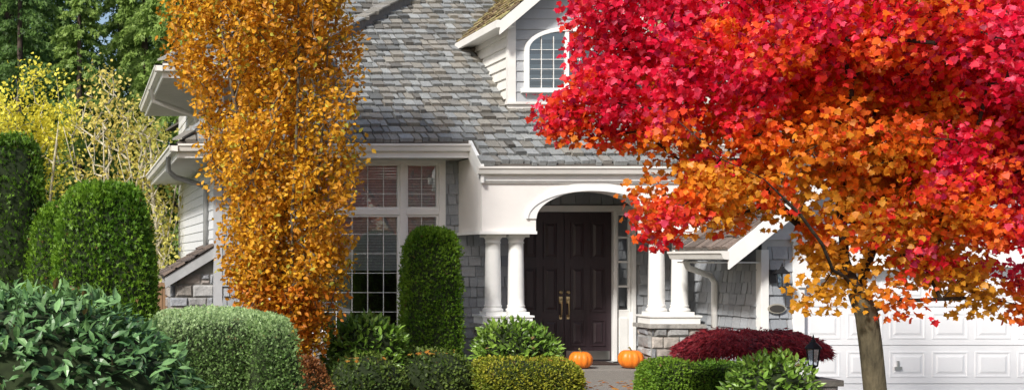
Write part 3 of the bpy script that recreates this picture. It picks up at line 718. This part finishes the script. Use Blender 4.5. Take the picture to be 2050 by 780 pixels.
lobes=[(1640,20,320,180,1.6,1.0),(1400,110,180,160,1.1,1.0),(1255,150,75,110,.6,.9),(1225,20,80,70,.5,.8),(1185,70,38,50,.35,.6),(1160,215,65,50,.35,.9),(1190,285,75,38,.4,.8),(1115,215,35,42,.25,.8),
 (1310,260,100,75,.7,.9),(1410,400,130,60,.7,.8),(1300,440,60,28,.35,.7),(1560,290,160,140,1.2,.9),(1800,150,250,190,1.6,1.0),(2020,140,210,230,1.5,1.0),
 (1980,370,220,140,1.2,1.0),(1800,370,140,100,1.1,.8),(1745,550,65,60,.5,.9),(1645,565,50,55,.35,.9),(1985,555,110,65,.6,1.0),(1640,430,105,75,.7,.7),(1870,490,85,55,.6,.9),(1530,460,50,40,.35,.6),(2230,250,150,280,1.3,.8),(1700,-200,380,170,1.4,.7)]
tips=[];wts=np.array([l[2]*l[3]*l[5]*(.55+l[4]*.45) for l in lobes]); wts/=wts.sum()
for _ in range(640):
    l=lobes[rng.choice(len(lobes),p=wts)]; d=nrm(rng.normal(size=3)); r=rng.random()**.36
    tips.append(R(l[0]+l[2]*d[0]*r,l[1]-l[3]*d[2]*r,l[4]*d[1]*r))
tips=np.array(tips)
tips=tips[(tips[:,2]>1.2)]
def redleaf(b,nodes,par,chains):
    P=[];cl=[];dk_=[]
    for c in chains:
        t=nodes[c[-1]]; k=rng.integers(90,150); s=rng.uniform(.09,.165); q=tn((k,3)); w=rng.normal()
        P.append(t+q*np.array([s,s,s*.85])); cl+= [w]*k; dk_.append(np.linalg.norm(q,axis=1))
        if len(c)>3:
            m=nodes[c[-2]]; q=tn((30,3)); P.append(m+q*.10); cl+=[w]*30; dk_.append(np.linalg.norm(q,axis=1))
    P=np.vstack(P); cl=np.array(cl); dk_=np.concatenate(dk_); n=len(P)
    def gs(px,py,sx_,sz_): return np.exp(-(((P[:,0]-gx(px,TY))/sx_)**2+((P[:,2]-gz(py,TY))/sz_)**2))
    org=gs(1610,350,1.35,1.1)*.95+gs(1650,590,.8,.45)*.8+gs(1190,330,1.0,.36)*.75+gs(2000,610,.8,.28)*1.1+gs(1700,20,.7,.45)*.6+gs(1850,480,.7,.4)*.45+gs(1450,400,.7,.35)*.3
    org=org*1.0+.25*cl+.22*sn(P,2.2,5)+rng.normal(size=n)*.10+.18*(P[:,1]-TY)+.0
    t=np.clip(org,0,1)
    crim=np.array([.80,.012,.060]); red=np.array([.90,.035,.040]); ora=np.array([.90,.20,.015]); amb=np.array([.80,.38,.03])
    C=np.where((t<.3)[:,None],crim+(red-crim)*np.clip(t/.3,0,1)[:,None],np.where((t<.65)[:,None],red+(ora-red)*np.clip((t-.3)/.35,0,1)[:,None],ora+(amb-ora)*np.clip((t-.65)/.35,0,1)[:,None]))
    pk=(rng.random(n)<.25)&(t<.35); C[pk]=np.array([.94,.08,.17])
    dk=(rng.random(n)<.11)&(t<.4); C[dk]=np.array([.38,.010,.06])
    C=C*rng.uniform(.78,1.06,(n,1))*(.74+.26*np.clip(dk_/1.7,0,1))[:,None]  # inner leaves of each clump darkened, self-shading painted into the colour
    D=np.array([0,0,-.7])+rng.normal(size=(n,3))*.6; N=rng.normal(size=(n,3))*1.0+np.array([-.4,-.7,.5])
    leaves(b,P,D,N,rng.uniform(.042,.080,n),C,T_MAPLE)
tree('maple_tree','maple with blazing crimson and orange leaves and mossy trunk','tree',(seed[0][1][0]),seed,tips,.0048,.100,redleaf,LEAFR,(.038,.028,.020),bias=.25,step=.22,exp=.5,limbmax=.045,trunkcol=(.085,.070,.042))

# ================================================================ GOLDEN HORNBEAM
HY=17.0
prof=[(-260,380,650),(-120,345,690),(0,328,700),(100,338,710),(200,362,728),(300,396,726),(400,420,708),(480,440,700),(560,452,684),(620,472,664),(680,560,642),(715,580,630)]
pa=np.array(prof,float)
def hspan(py): return np.interp(py,pa[:,0],pa[:,1]),np.interp(py,pa[:,0],pa[:,2])
tips=[]
while len(tips)<680:
    py=rng.uniform(-260,690); a0,b0=hspan(py); c0,h0=(a0+b0)/2,(b0-a0)/2
    dd=rng.uniform(-1,1,2)
    if dd@dd>1: continue
    if rng.random()>(.25+.75*h0/190): continue
    tips.append(W(c0+(h0-2)*dd[0],py,HY)+np.array([0,dd[1]*h0/147*.95,0]))
tips=np.array(tips); tips[:,2]=np.maximum(tips[:,2],.7)
b0=np.array([gx(592,HY),HY,0])
def H(px,py,dy=0): return W(px,py,HY)+np.array([0,dy,0])
seed=[(-1,[b0,H(590,700),H(580,620),H(565,540),H(556,450),H(552,350),H(550,250),H(548,150),H(545,50),H(540,-60),H(535,-180)]),
 (2,[H(550,540,-.2),H(520,430,-.3),H(490,320,-.35),H(462,210,-.4),H(440,90,-.4),H(425,-40,-.4)]),
 (2,[H(600,540,-.2),H(620,430,-.3),H(632,320,-.35),H(640,200,-.4),H(646,80,-.4),H(650,-60,-.3)]),
 (3,[H(575,460,.3),H(590,350,.5),H(600,220,.5),H(610,90,.5),H(610,-60,.5)]),
 (3,[H(530,440,.3),H(505,330,.4),H(480,210,.4),H(470,60,.4)]),
 (2,[H(575,560,-.4),H(570,430,-.6),H(575,300,-.7),H(580,160,-.7),H(582,20,-.6)])]
def golden(b,nodes,par,chains):
    P=[];cl=[]
    for c in chains:
        t=nodes[c[-1]]; pr=nodes[c[-2]]; ax=t-pr; ax=ax/(np.linalg.norm(ax)+1e-6)
        k=rng.integers(50,90); s=rng.uniform(.06,.12); L=rng.uniform(.25,.6)
        q=t+tn((k,3),2)*s+ (ax*.5+np.array([0,0,.75]))*(rng.uniform(-.6,.6,(k,1))*L); P.append(q); cl+=[rng.normal()]*k
    P=np.vstack(P); cl=np.array(cl); n=len(P)
    t=np.clip(.55+.24*cl+.2*sn(P,1.5,3)+rng.normal(size=n)*.2-.10*(P[:,2]-2)*.3,0,1)
    C=lerp((.62,.26,.02),(.92,.54,.035),t); r=rng.random(n); C[r<.09]=np.array([.34,.16,.03]); C[(r>.94)]=np.array([.55,.52,.07])
    lowk=(P[:,2]<1.5)&(rng.random(n)<.5); C[lowk]=np.array([.72,.24,.02])
    C*=rng.uniform(.7,1.1,(n,1))
    D=rng.normal(size=(n,3))*.8+np.array([0,0,-.1]); N=rng.normal(size=(n,3))+np.array([-.3,-.5,.6])
    leaves(b,P,D,N,rng.uniform(.055,.092,n),C,T_OVAL)
tree('hornbeam_tree','narrow upright tree with golden orange autumn leaves before the window','tree',b0,seed,tips,.0036,.08,golden,LEAFO,(.12,.10,.075),bias=1.3,step=.3,exp=.48,limbmax=.035)

# ================================================================ SHRUBS / HEDGES
TH=((.075,.18,.012),(.22,.38,.03))
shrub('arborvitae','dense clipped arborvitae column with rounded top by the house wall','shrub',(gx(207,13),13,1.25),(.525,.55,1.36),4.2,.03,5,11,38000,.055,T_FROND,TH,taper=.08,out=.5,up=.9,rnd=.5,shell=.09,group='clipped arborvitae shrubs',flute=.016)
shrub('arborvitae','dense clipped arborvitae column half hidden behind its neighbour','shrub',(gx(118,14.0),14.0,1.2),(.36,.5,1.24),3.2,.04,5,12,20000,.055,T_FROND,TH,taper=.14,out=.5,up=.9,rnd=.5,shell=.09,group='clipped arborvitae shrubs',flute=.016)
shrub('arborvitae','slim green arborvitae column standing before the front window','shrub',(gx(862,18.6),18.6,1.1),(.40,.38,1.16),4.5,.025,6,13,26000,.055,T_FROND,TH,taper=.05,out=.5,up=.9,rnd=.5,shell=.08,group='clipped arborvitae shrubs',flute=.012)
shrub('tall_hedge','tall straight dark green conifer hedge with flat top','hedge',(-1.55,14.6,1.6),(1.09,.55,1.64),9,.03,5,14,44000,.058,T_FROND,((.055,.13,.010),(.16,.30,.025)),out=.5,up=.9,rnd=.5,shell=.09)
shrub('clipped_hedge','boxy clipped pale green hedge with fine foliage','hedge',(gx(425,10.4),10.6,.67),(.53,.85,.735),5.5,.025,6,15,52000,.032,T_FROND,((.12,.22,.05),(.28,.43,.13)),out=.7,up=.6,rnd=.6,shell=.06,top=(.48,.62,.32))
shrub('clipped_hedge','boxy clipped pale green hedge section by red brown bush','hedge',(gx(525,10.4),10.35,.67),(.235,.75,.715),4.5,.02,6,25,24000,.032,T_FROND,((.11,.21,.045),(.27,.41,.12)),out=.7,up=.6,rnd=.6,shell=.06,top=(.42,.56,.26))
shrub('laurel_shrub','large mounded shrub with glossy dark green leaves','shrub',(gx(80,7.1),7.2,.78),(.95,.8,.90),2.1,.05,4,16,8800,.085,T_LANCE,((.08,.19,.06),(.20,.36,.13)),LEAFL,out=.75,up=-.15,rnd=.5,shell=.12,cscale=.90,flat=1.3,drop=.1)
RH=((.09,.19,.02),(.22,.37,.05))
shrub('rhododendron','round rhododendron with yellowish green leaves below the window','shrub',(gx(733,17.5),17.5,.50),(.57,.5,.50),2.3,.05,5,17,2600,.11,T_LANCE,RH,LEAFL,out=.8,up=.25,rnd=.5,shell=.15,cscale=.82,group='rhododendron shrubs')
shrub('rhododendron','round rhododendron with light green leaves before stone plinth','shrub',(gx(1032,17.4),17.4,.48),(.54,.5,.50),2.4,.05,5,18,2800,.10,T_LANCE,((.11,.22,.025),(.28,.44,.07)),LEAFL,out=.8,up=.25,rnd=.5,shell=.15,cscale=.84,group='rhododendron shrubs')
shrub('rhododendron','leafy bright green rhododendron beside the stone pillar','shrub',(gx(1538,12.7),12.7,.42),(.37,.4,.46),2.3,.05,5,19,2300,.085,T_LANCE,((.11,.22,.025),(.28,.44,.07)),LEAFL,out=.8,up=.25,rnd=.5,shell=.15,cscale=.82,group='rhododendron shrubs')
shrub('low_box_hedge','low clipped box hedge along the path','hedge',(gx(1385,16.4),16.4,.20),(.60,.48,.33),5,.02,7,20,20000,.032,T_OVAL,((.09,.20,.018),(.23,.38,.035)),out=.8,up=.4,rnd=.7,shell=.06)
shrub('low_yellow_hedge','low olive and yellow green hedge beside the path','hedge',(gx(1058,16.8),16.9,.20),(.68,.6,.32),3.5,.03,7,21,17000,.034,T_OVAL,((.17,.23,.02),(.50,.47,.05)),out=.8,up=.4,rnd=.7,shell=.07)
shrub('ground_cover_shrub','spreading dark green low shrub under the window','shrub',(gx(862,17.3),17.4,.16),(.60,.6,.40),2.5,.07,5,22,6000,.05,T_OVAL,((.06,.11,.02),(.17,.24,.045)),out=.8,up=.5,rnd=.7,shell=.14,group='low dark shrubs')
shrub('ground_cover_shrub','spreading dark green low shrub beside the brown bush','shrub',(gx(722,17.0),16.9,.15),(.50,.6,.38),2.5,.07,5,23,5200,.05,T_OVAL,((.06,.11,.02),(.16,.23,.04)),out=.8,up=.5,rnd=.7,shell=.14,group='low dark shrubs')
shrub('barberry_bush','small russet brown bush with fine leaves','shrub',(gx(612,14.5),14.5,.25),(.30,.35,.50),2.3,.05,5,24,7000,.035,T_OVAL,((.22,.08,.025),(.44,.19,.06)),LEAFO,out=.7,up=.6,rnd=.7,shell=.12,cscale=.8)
# japanese maple: weeping dome
jx,jy=gx(1500,15),15.0
e=empty('japanese_maple',(jx-.15,jy,0),label='low weeping maple dome with fine crimson purple leaves',category='tree')
a=Acc(); a.tube([(jx-.2,jy,0),(jx-.17,jy,.25),(jx-.05,jy,.5),(jx,jy,.75)],[.05,.04,.035,.03],8,(.08,.06,.05))
for k in range(14):
    t=rng.uniform(0,6.28); r=rng.uniform(.3,.75); a.tube([(jx-.02,jy,.62),(jx+r*.5*math.cos(t),jy+r*.45*math.sin(t),.88),(jx+r*math.cos(t),jy+r*.8*math.sin(t),.8)],[.02,.013,.006],5,(.08,.05,.045))
put(a,'trunk',BARK,e)
a=Acc(); n=20000; d=nrm(rng.normal(size=(n,3))); d[:,2]=np.abs(d[:,2])
lay=rng.random(n)**1.6*.2; rr=np.array([.86,.70,.31]); P=d*rr*(1-lay[:,None]); P+=np.array([jx,jy,.77]); P[:,2]+=.05*sn(P,5,31)+.03*sn(P,14,32)-.03; P[:,0]+=.04*sn(P,5,33)
P[:,2]-=.06*((P[:,0]-jx)/.86)**2*rng.random(n)
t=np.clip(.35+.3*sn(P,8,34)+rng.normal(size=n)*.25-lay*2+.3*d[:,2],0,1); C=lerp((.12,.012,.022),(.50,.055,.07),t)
D=d*np.array([1.0,1.0,.1])+np.array([0,0,-.6])+rng.normal(size=(n,3))*.3; N=d+rng.normal(size=(n,3))*.5
leaves(a,P,D,N,rng.uniform(.06,.11,n),C,T_STRAP); put(a,'crown',LEAFR,e)
# fallen leaves
a=Acc(); n=420; P=np.stack([rng.uniform(4.4,8.9,n),rng.uniform(15.5,19.0,n),np.full(n,.022)],1); 
D=np.stack([rng.normal(size=n),rng.normal(size=n),rng.normal(size=n)*.15],1); N=np.array([0,0,1.0])+rng.normal(size=(n,3))*.25
C=lerp((.45,.10,.02),(.62,.30,.05),rng.random(n)); leaves(a,P,D,N,rng.uniform(.06,.1,n),C,T_MAPLE); 
for (hx,hy,hz,rx,ry) in ((gx(1058,16.8),16.9,.53,.55,.5),(gx(862,17.3),17.4,.58,.4,.4),(gx(722,17),16.9,.53,.4,.4)):
    m=22; P=np.stack([hx+rng.normal(size=m)*rx*.5,hy+rng.normal(size=m)*ry*.4,np.full(m,hz)-.02],1); D=rng.normal(size=(m,3))*np.array([1,1,.3]); leaves(a,P,D,np.array([0,-.4,1.0])+rng.normal(size=(m,3))*.2,rng.uniform(.06,.09,m),lerp((.5,.2,.03),(.65,.38,.08),rng.random(m)),T_MAPLE)
put(a,'fallen_leaves',LEAFO,kind='stuff',label='scattered orange fallen leaves on path and soil')

# ================================================================ BACKGROUND TREES
def conifer_meshes(seed,Hh=17,Rb=3.0,n=15000,cols=((.035,.085,.022),(.14,.24,.055))):
    r=np.random.default_rng(seed); tr=Acc(); tr.tube([(0,0,0),(0,0,Hh*.5),(0,0,Hh)],[.28,.17,.02],8,(.07,.05,.04))
    a=Acc(); P=[];D=[];C=[]
    nb=230
    for i in range(nb):
        z=1.0+(Hh-1.2)*(i/nb)+r.normal()*.1; L=Rb*(1-z/Hh)**.75*r.uniform(.65,1.15)+.25; t=r.uniform(0,6.28); m=int(n/nb*(.4+1.2*L/Rb))
        s=r.random(m)**.6; dx=np.array([math.cos(t),math.sin(t),0]); side=np.array([-dx[1],dx[0],0])
        w=(r.normal(size=m)*.22*L*(1.05-s)); zz=z+.15*L*s-.45*L*s*s-np.abs(w)*.3-r.random(m)*.25*s
        P.append(dx*(s*L)[:,None]+side*w[:,None]+np.array([0,0,1])*zz[:,None]); D.append(dx*.5+side*np.sign(w)[:,None]*.3+np.array([0,0,-.75])+r.normal(size=(m,3))*.25)
        b=r.uniform(.2,.9); C.append(lerp(cols[0],cols[1],np.clip(b*.5+s*.5+r.normal(size=m)*.15,0,1)))
    P=np.vstack(P);D=np.vstack(D);C=np.vstack(C);N=r.normal(size=P.shape)+np.array([0,0,.3])
    leaves(a,P,D,N,r.uniform(.14,.30,len(P)),C,T_FROND)
    return tr.mesh('trunk',[BARK]),a.mesh('crown',[LEAFG])
cm=[conifer_meshes(41,n=17000),conifer_meshes(42,15,2.6,17000,((.08,.16,.03),(.30,.42,.10)))]  # second cedar: sunlight painted in as paler yellow-green leaf colours
spots=[(-14,46,1.1,0),(-10.5,42,1.0,0),(-7.2,45,1.15,0),(-4.6,41,.95,0),(-2.6,44,1.12,0),(-.9,48,1.0,0),(-.1,42,.78,1),(2.3,46,1.0,1),(3.4,43,1.1,1),(5.6,46,1.2,0),(9,45,1.2,0),(-3.4,52,1.3,0),(-1.0,55,1.0,0),(3.4,54,1.2,0),(-6,54,1.3,0),(-1.9,38,.7,0),(1.5,50,.92,1)]
for i,(x,y,s,k) in enumerate(spots):
    e=bpy.data.objects.new('conifer_tree',None); scene.collection.objects.link(e); e.location=(x,y,0); e.scale=(s,s,s*1.05); e.rotation_euler=(0,0,i*1.7)
    meta(e,label='tall dark cedar with drooping branches' if k==0 else 'tall cedar with sunlit yellow green foliage',category='tree',group='cedars in the wood behind the house')
    for nm,me in zip(('trunk','crown'),cm[k]):
        o=bpy.data.objects.new(nm,me); scene.collection.objects.link(o); o.parent=e
# woodland understorey
a=Acc(); n=26000; P=np.stack([rng.uniform(-22,10,n),rng.uniform(50,58,n),rng.random(n)**.8*10],1); P[:,2]*=.7+.3*sn(P*np.array([1,.2,0]),.5,51)
C=lerp((.02,.05,.012),(.10,.14,.03),rng.random(n)); leaves(a,P,rng.normal(size=(n,3))+np.array([0,0,-.5]),rng.normal(size=(n,3)),rng.uniform(.35,.7,n),C,T_FROND)
put(a,'woodland',LEAFG,kind='stuff',label='dense dark woodland behind the garden')
def yellow_tree(name,label,x,y,lobes,ntip,lk,cols,rt=.006,sz=(.07,.13),seed=1):
    b=np.array([x,y,0.0]); tips=[]
    w=np.array([l[2]*l[3] for l in lobes],float); w/=w.sum()
    for _ in range(ntip):
        l=lobes[rng.choice(len(lobes),p=w)]; d=nrm(rng.normal(size=3)); r=rng.random()**.4
        tips.append(W(l[0]+l[2]*d[0]*r,l[1]-l[3]*d[2]*r,y)+np.array([0,d[1]*r*.9,0]))
    tips=np.array(tips); tips=tips[tips[:,2]>.3]; zt=tips[:,2].max()
    ch=[(-1,[b]+[b+np.array([.1*math.sin(k),.1,zt*.8*k/5]) for k in range(1,6)])]
    for s in range(4):
        aa=s*1.6+seed; ch.append((1,[b+np.array([math.cos(aa)*.25*k,math.sin(aa)*.2*k,zt*.16*(k+1)]) for k in range(1,5)]))
    def lf(bb,nodes,par,chains):
        P=[]
        for c in chains:
            k=rng.integers(*lk); P.append(nodes[c[-1]]+rng.normal(size=(k,3))*.17)
            if len(c)>2: P.append(nodes[c[-2]]+rng.normal(size=(max(1,k//3),3))*.15)
        P=np.vstack(P); n=len(P); C=lerp(cols[0],cols[1],np.clip(rng.random(n)*.6+.3+.3*sn(P,1.2,seed),0,1))
        leaves(bb,P,rng.normal(size=(n,3)),rng.normal(size=(n,3))+np.array([-.3,-.3,.5]),rng.uniform(sz[0],sz[1],n),C,T_OVAL)
    tree(name,label,'tree',b,ch,tips,rt,.07,lf,LEAFO,(.42,.38,.28),bias=1.2,step=.4,exp=.42,group='thin yellow trees behind the garden')
YL=((.66,.58,.05),(.97,.90,.14)); YB=((.46,.38,.08),(.84,.72,.20))
yellow_tree('birch_tree','slender birch with bright yellow autumn leaves',gx(80,30),30,[(80,175,50,45),(60,260,60,60),(10,230,50,60),(120,250,50,50),(100,330,60,90)],150,(10,26),YL,seed=2)
yellow_tree('birch_tree','thin sparse tree with pale branches and few yellow leaves',gx(215,28),28,[(215,180,50,40),(240,250,50,60),(180,250,40,50),(270,330,60,90),(200,370,70,80),(300,450,40,90)],260,(2,14),YB,rt=.008,seed=3)
yellow_tree('birch_tree','thin olive yellow sapling close to the house wall',gx(312,27),27,[(310,330,35,90),(320,450,35,90),(300,520,40,60),(290,250,30,50)],150,(3,12),((.30,.31,.06),(.65,.60,.15)),rt=.008,seed=4)
yellow_tree('birch_tree','pale yellow tree over the tall hedge',gx(-30,29),29,[(-20,250,70,60),(-90,220,80,80),(0,300,50,40)],100,(10,22),YL,seed=5)

# ================================================================ LIGHT / CAMERA
to_sun=Vector((-.58,-.58,.64)).normalized()
sd=bpy.data.lights.new('sun','SUN'); sd.energy=4.6; sd.angle=math.radians(6); sd.color=(1,.965,.91)
so=bpy.data.objects.new('sun',sd); scene.collection.objects.link(so); so.rotation_euler=to_sun.to_track_quat('Z','Y').to_euler()
w=bpy.data.worlds.new('World'); scene.world=w; w.use_nodes=True; nt=w.node_tree
sky=nt.nodes.new('ShaderNodeTexSky'); sky.sky_type='NISHITA'; sky.sun_disc=False; sky.sun_elevation=math.asin(to_sun.z); sky.sun_rotation=math.atan2(to_sun.x,to_sun.y)
sky.air_density=1.0; sky.dust_density=2.5; sky.ozone_density=.6
bg=nt.nodes['Background']; bg.inputs['Strength'].default_value=.15; nt.links.new(sky.outputs[0],bg.inputs['Color'])
scene.view_settings.view_transform='Standard'; scene.view_settings.look='None'; scene.view_settings.exposure=0
cd=bpy.data.cameras.new('camera'); co=bpy.data.objects.new('camera',cd); scene.collection.objects.link(co); scene.camera=co
co.location=(0,0,ZC); co.rotation_euler=(math.pi/2,0,0); cd.sensor_width=36; cd.lens=36*F/2050; cd.shift_x=(1025-CX)/2050; cd.shift_y=(CY-390)/2050
cd.clip_start=.1; cd.clip_end=2000
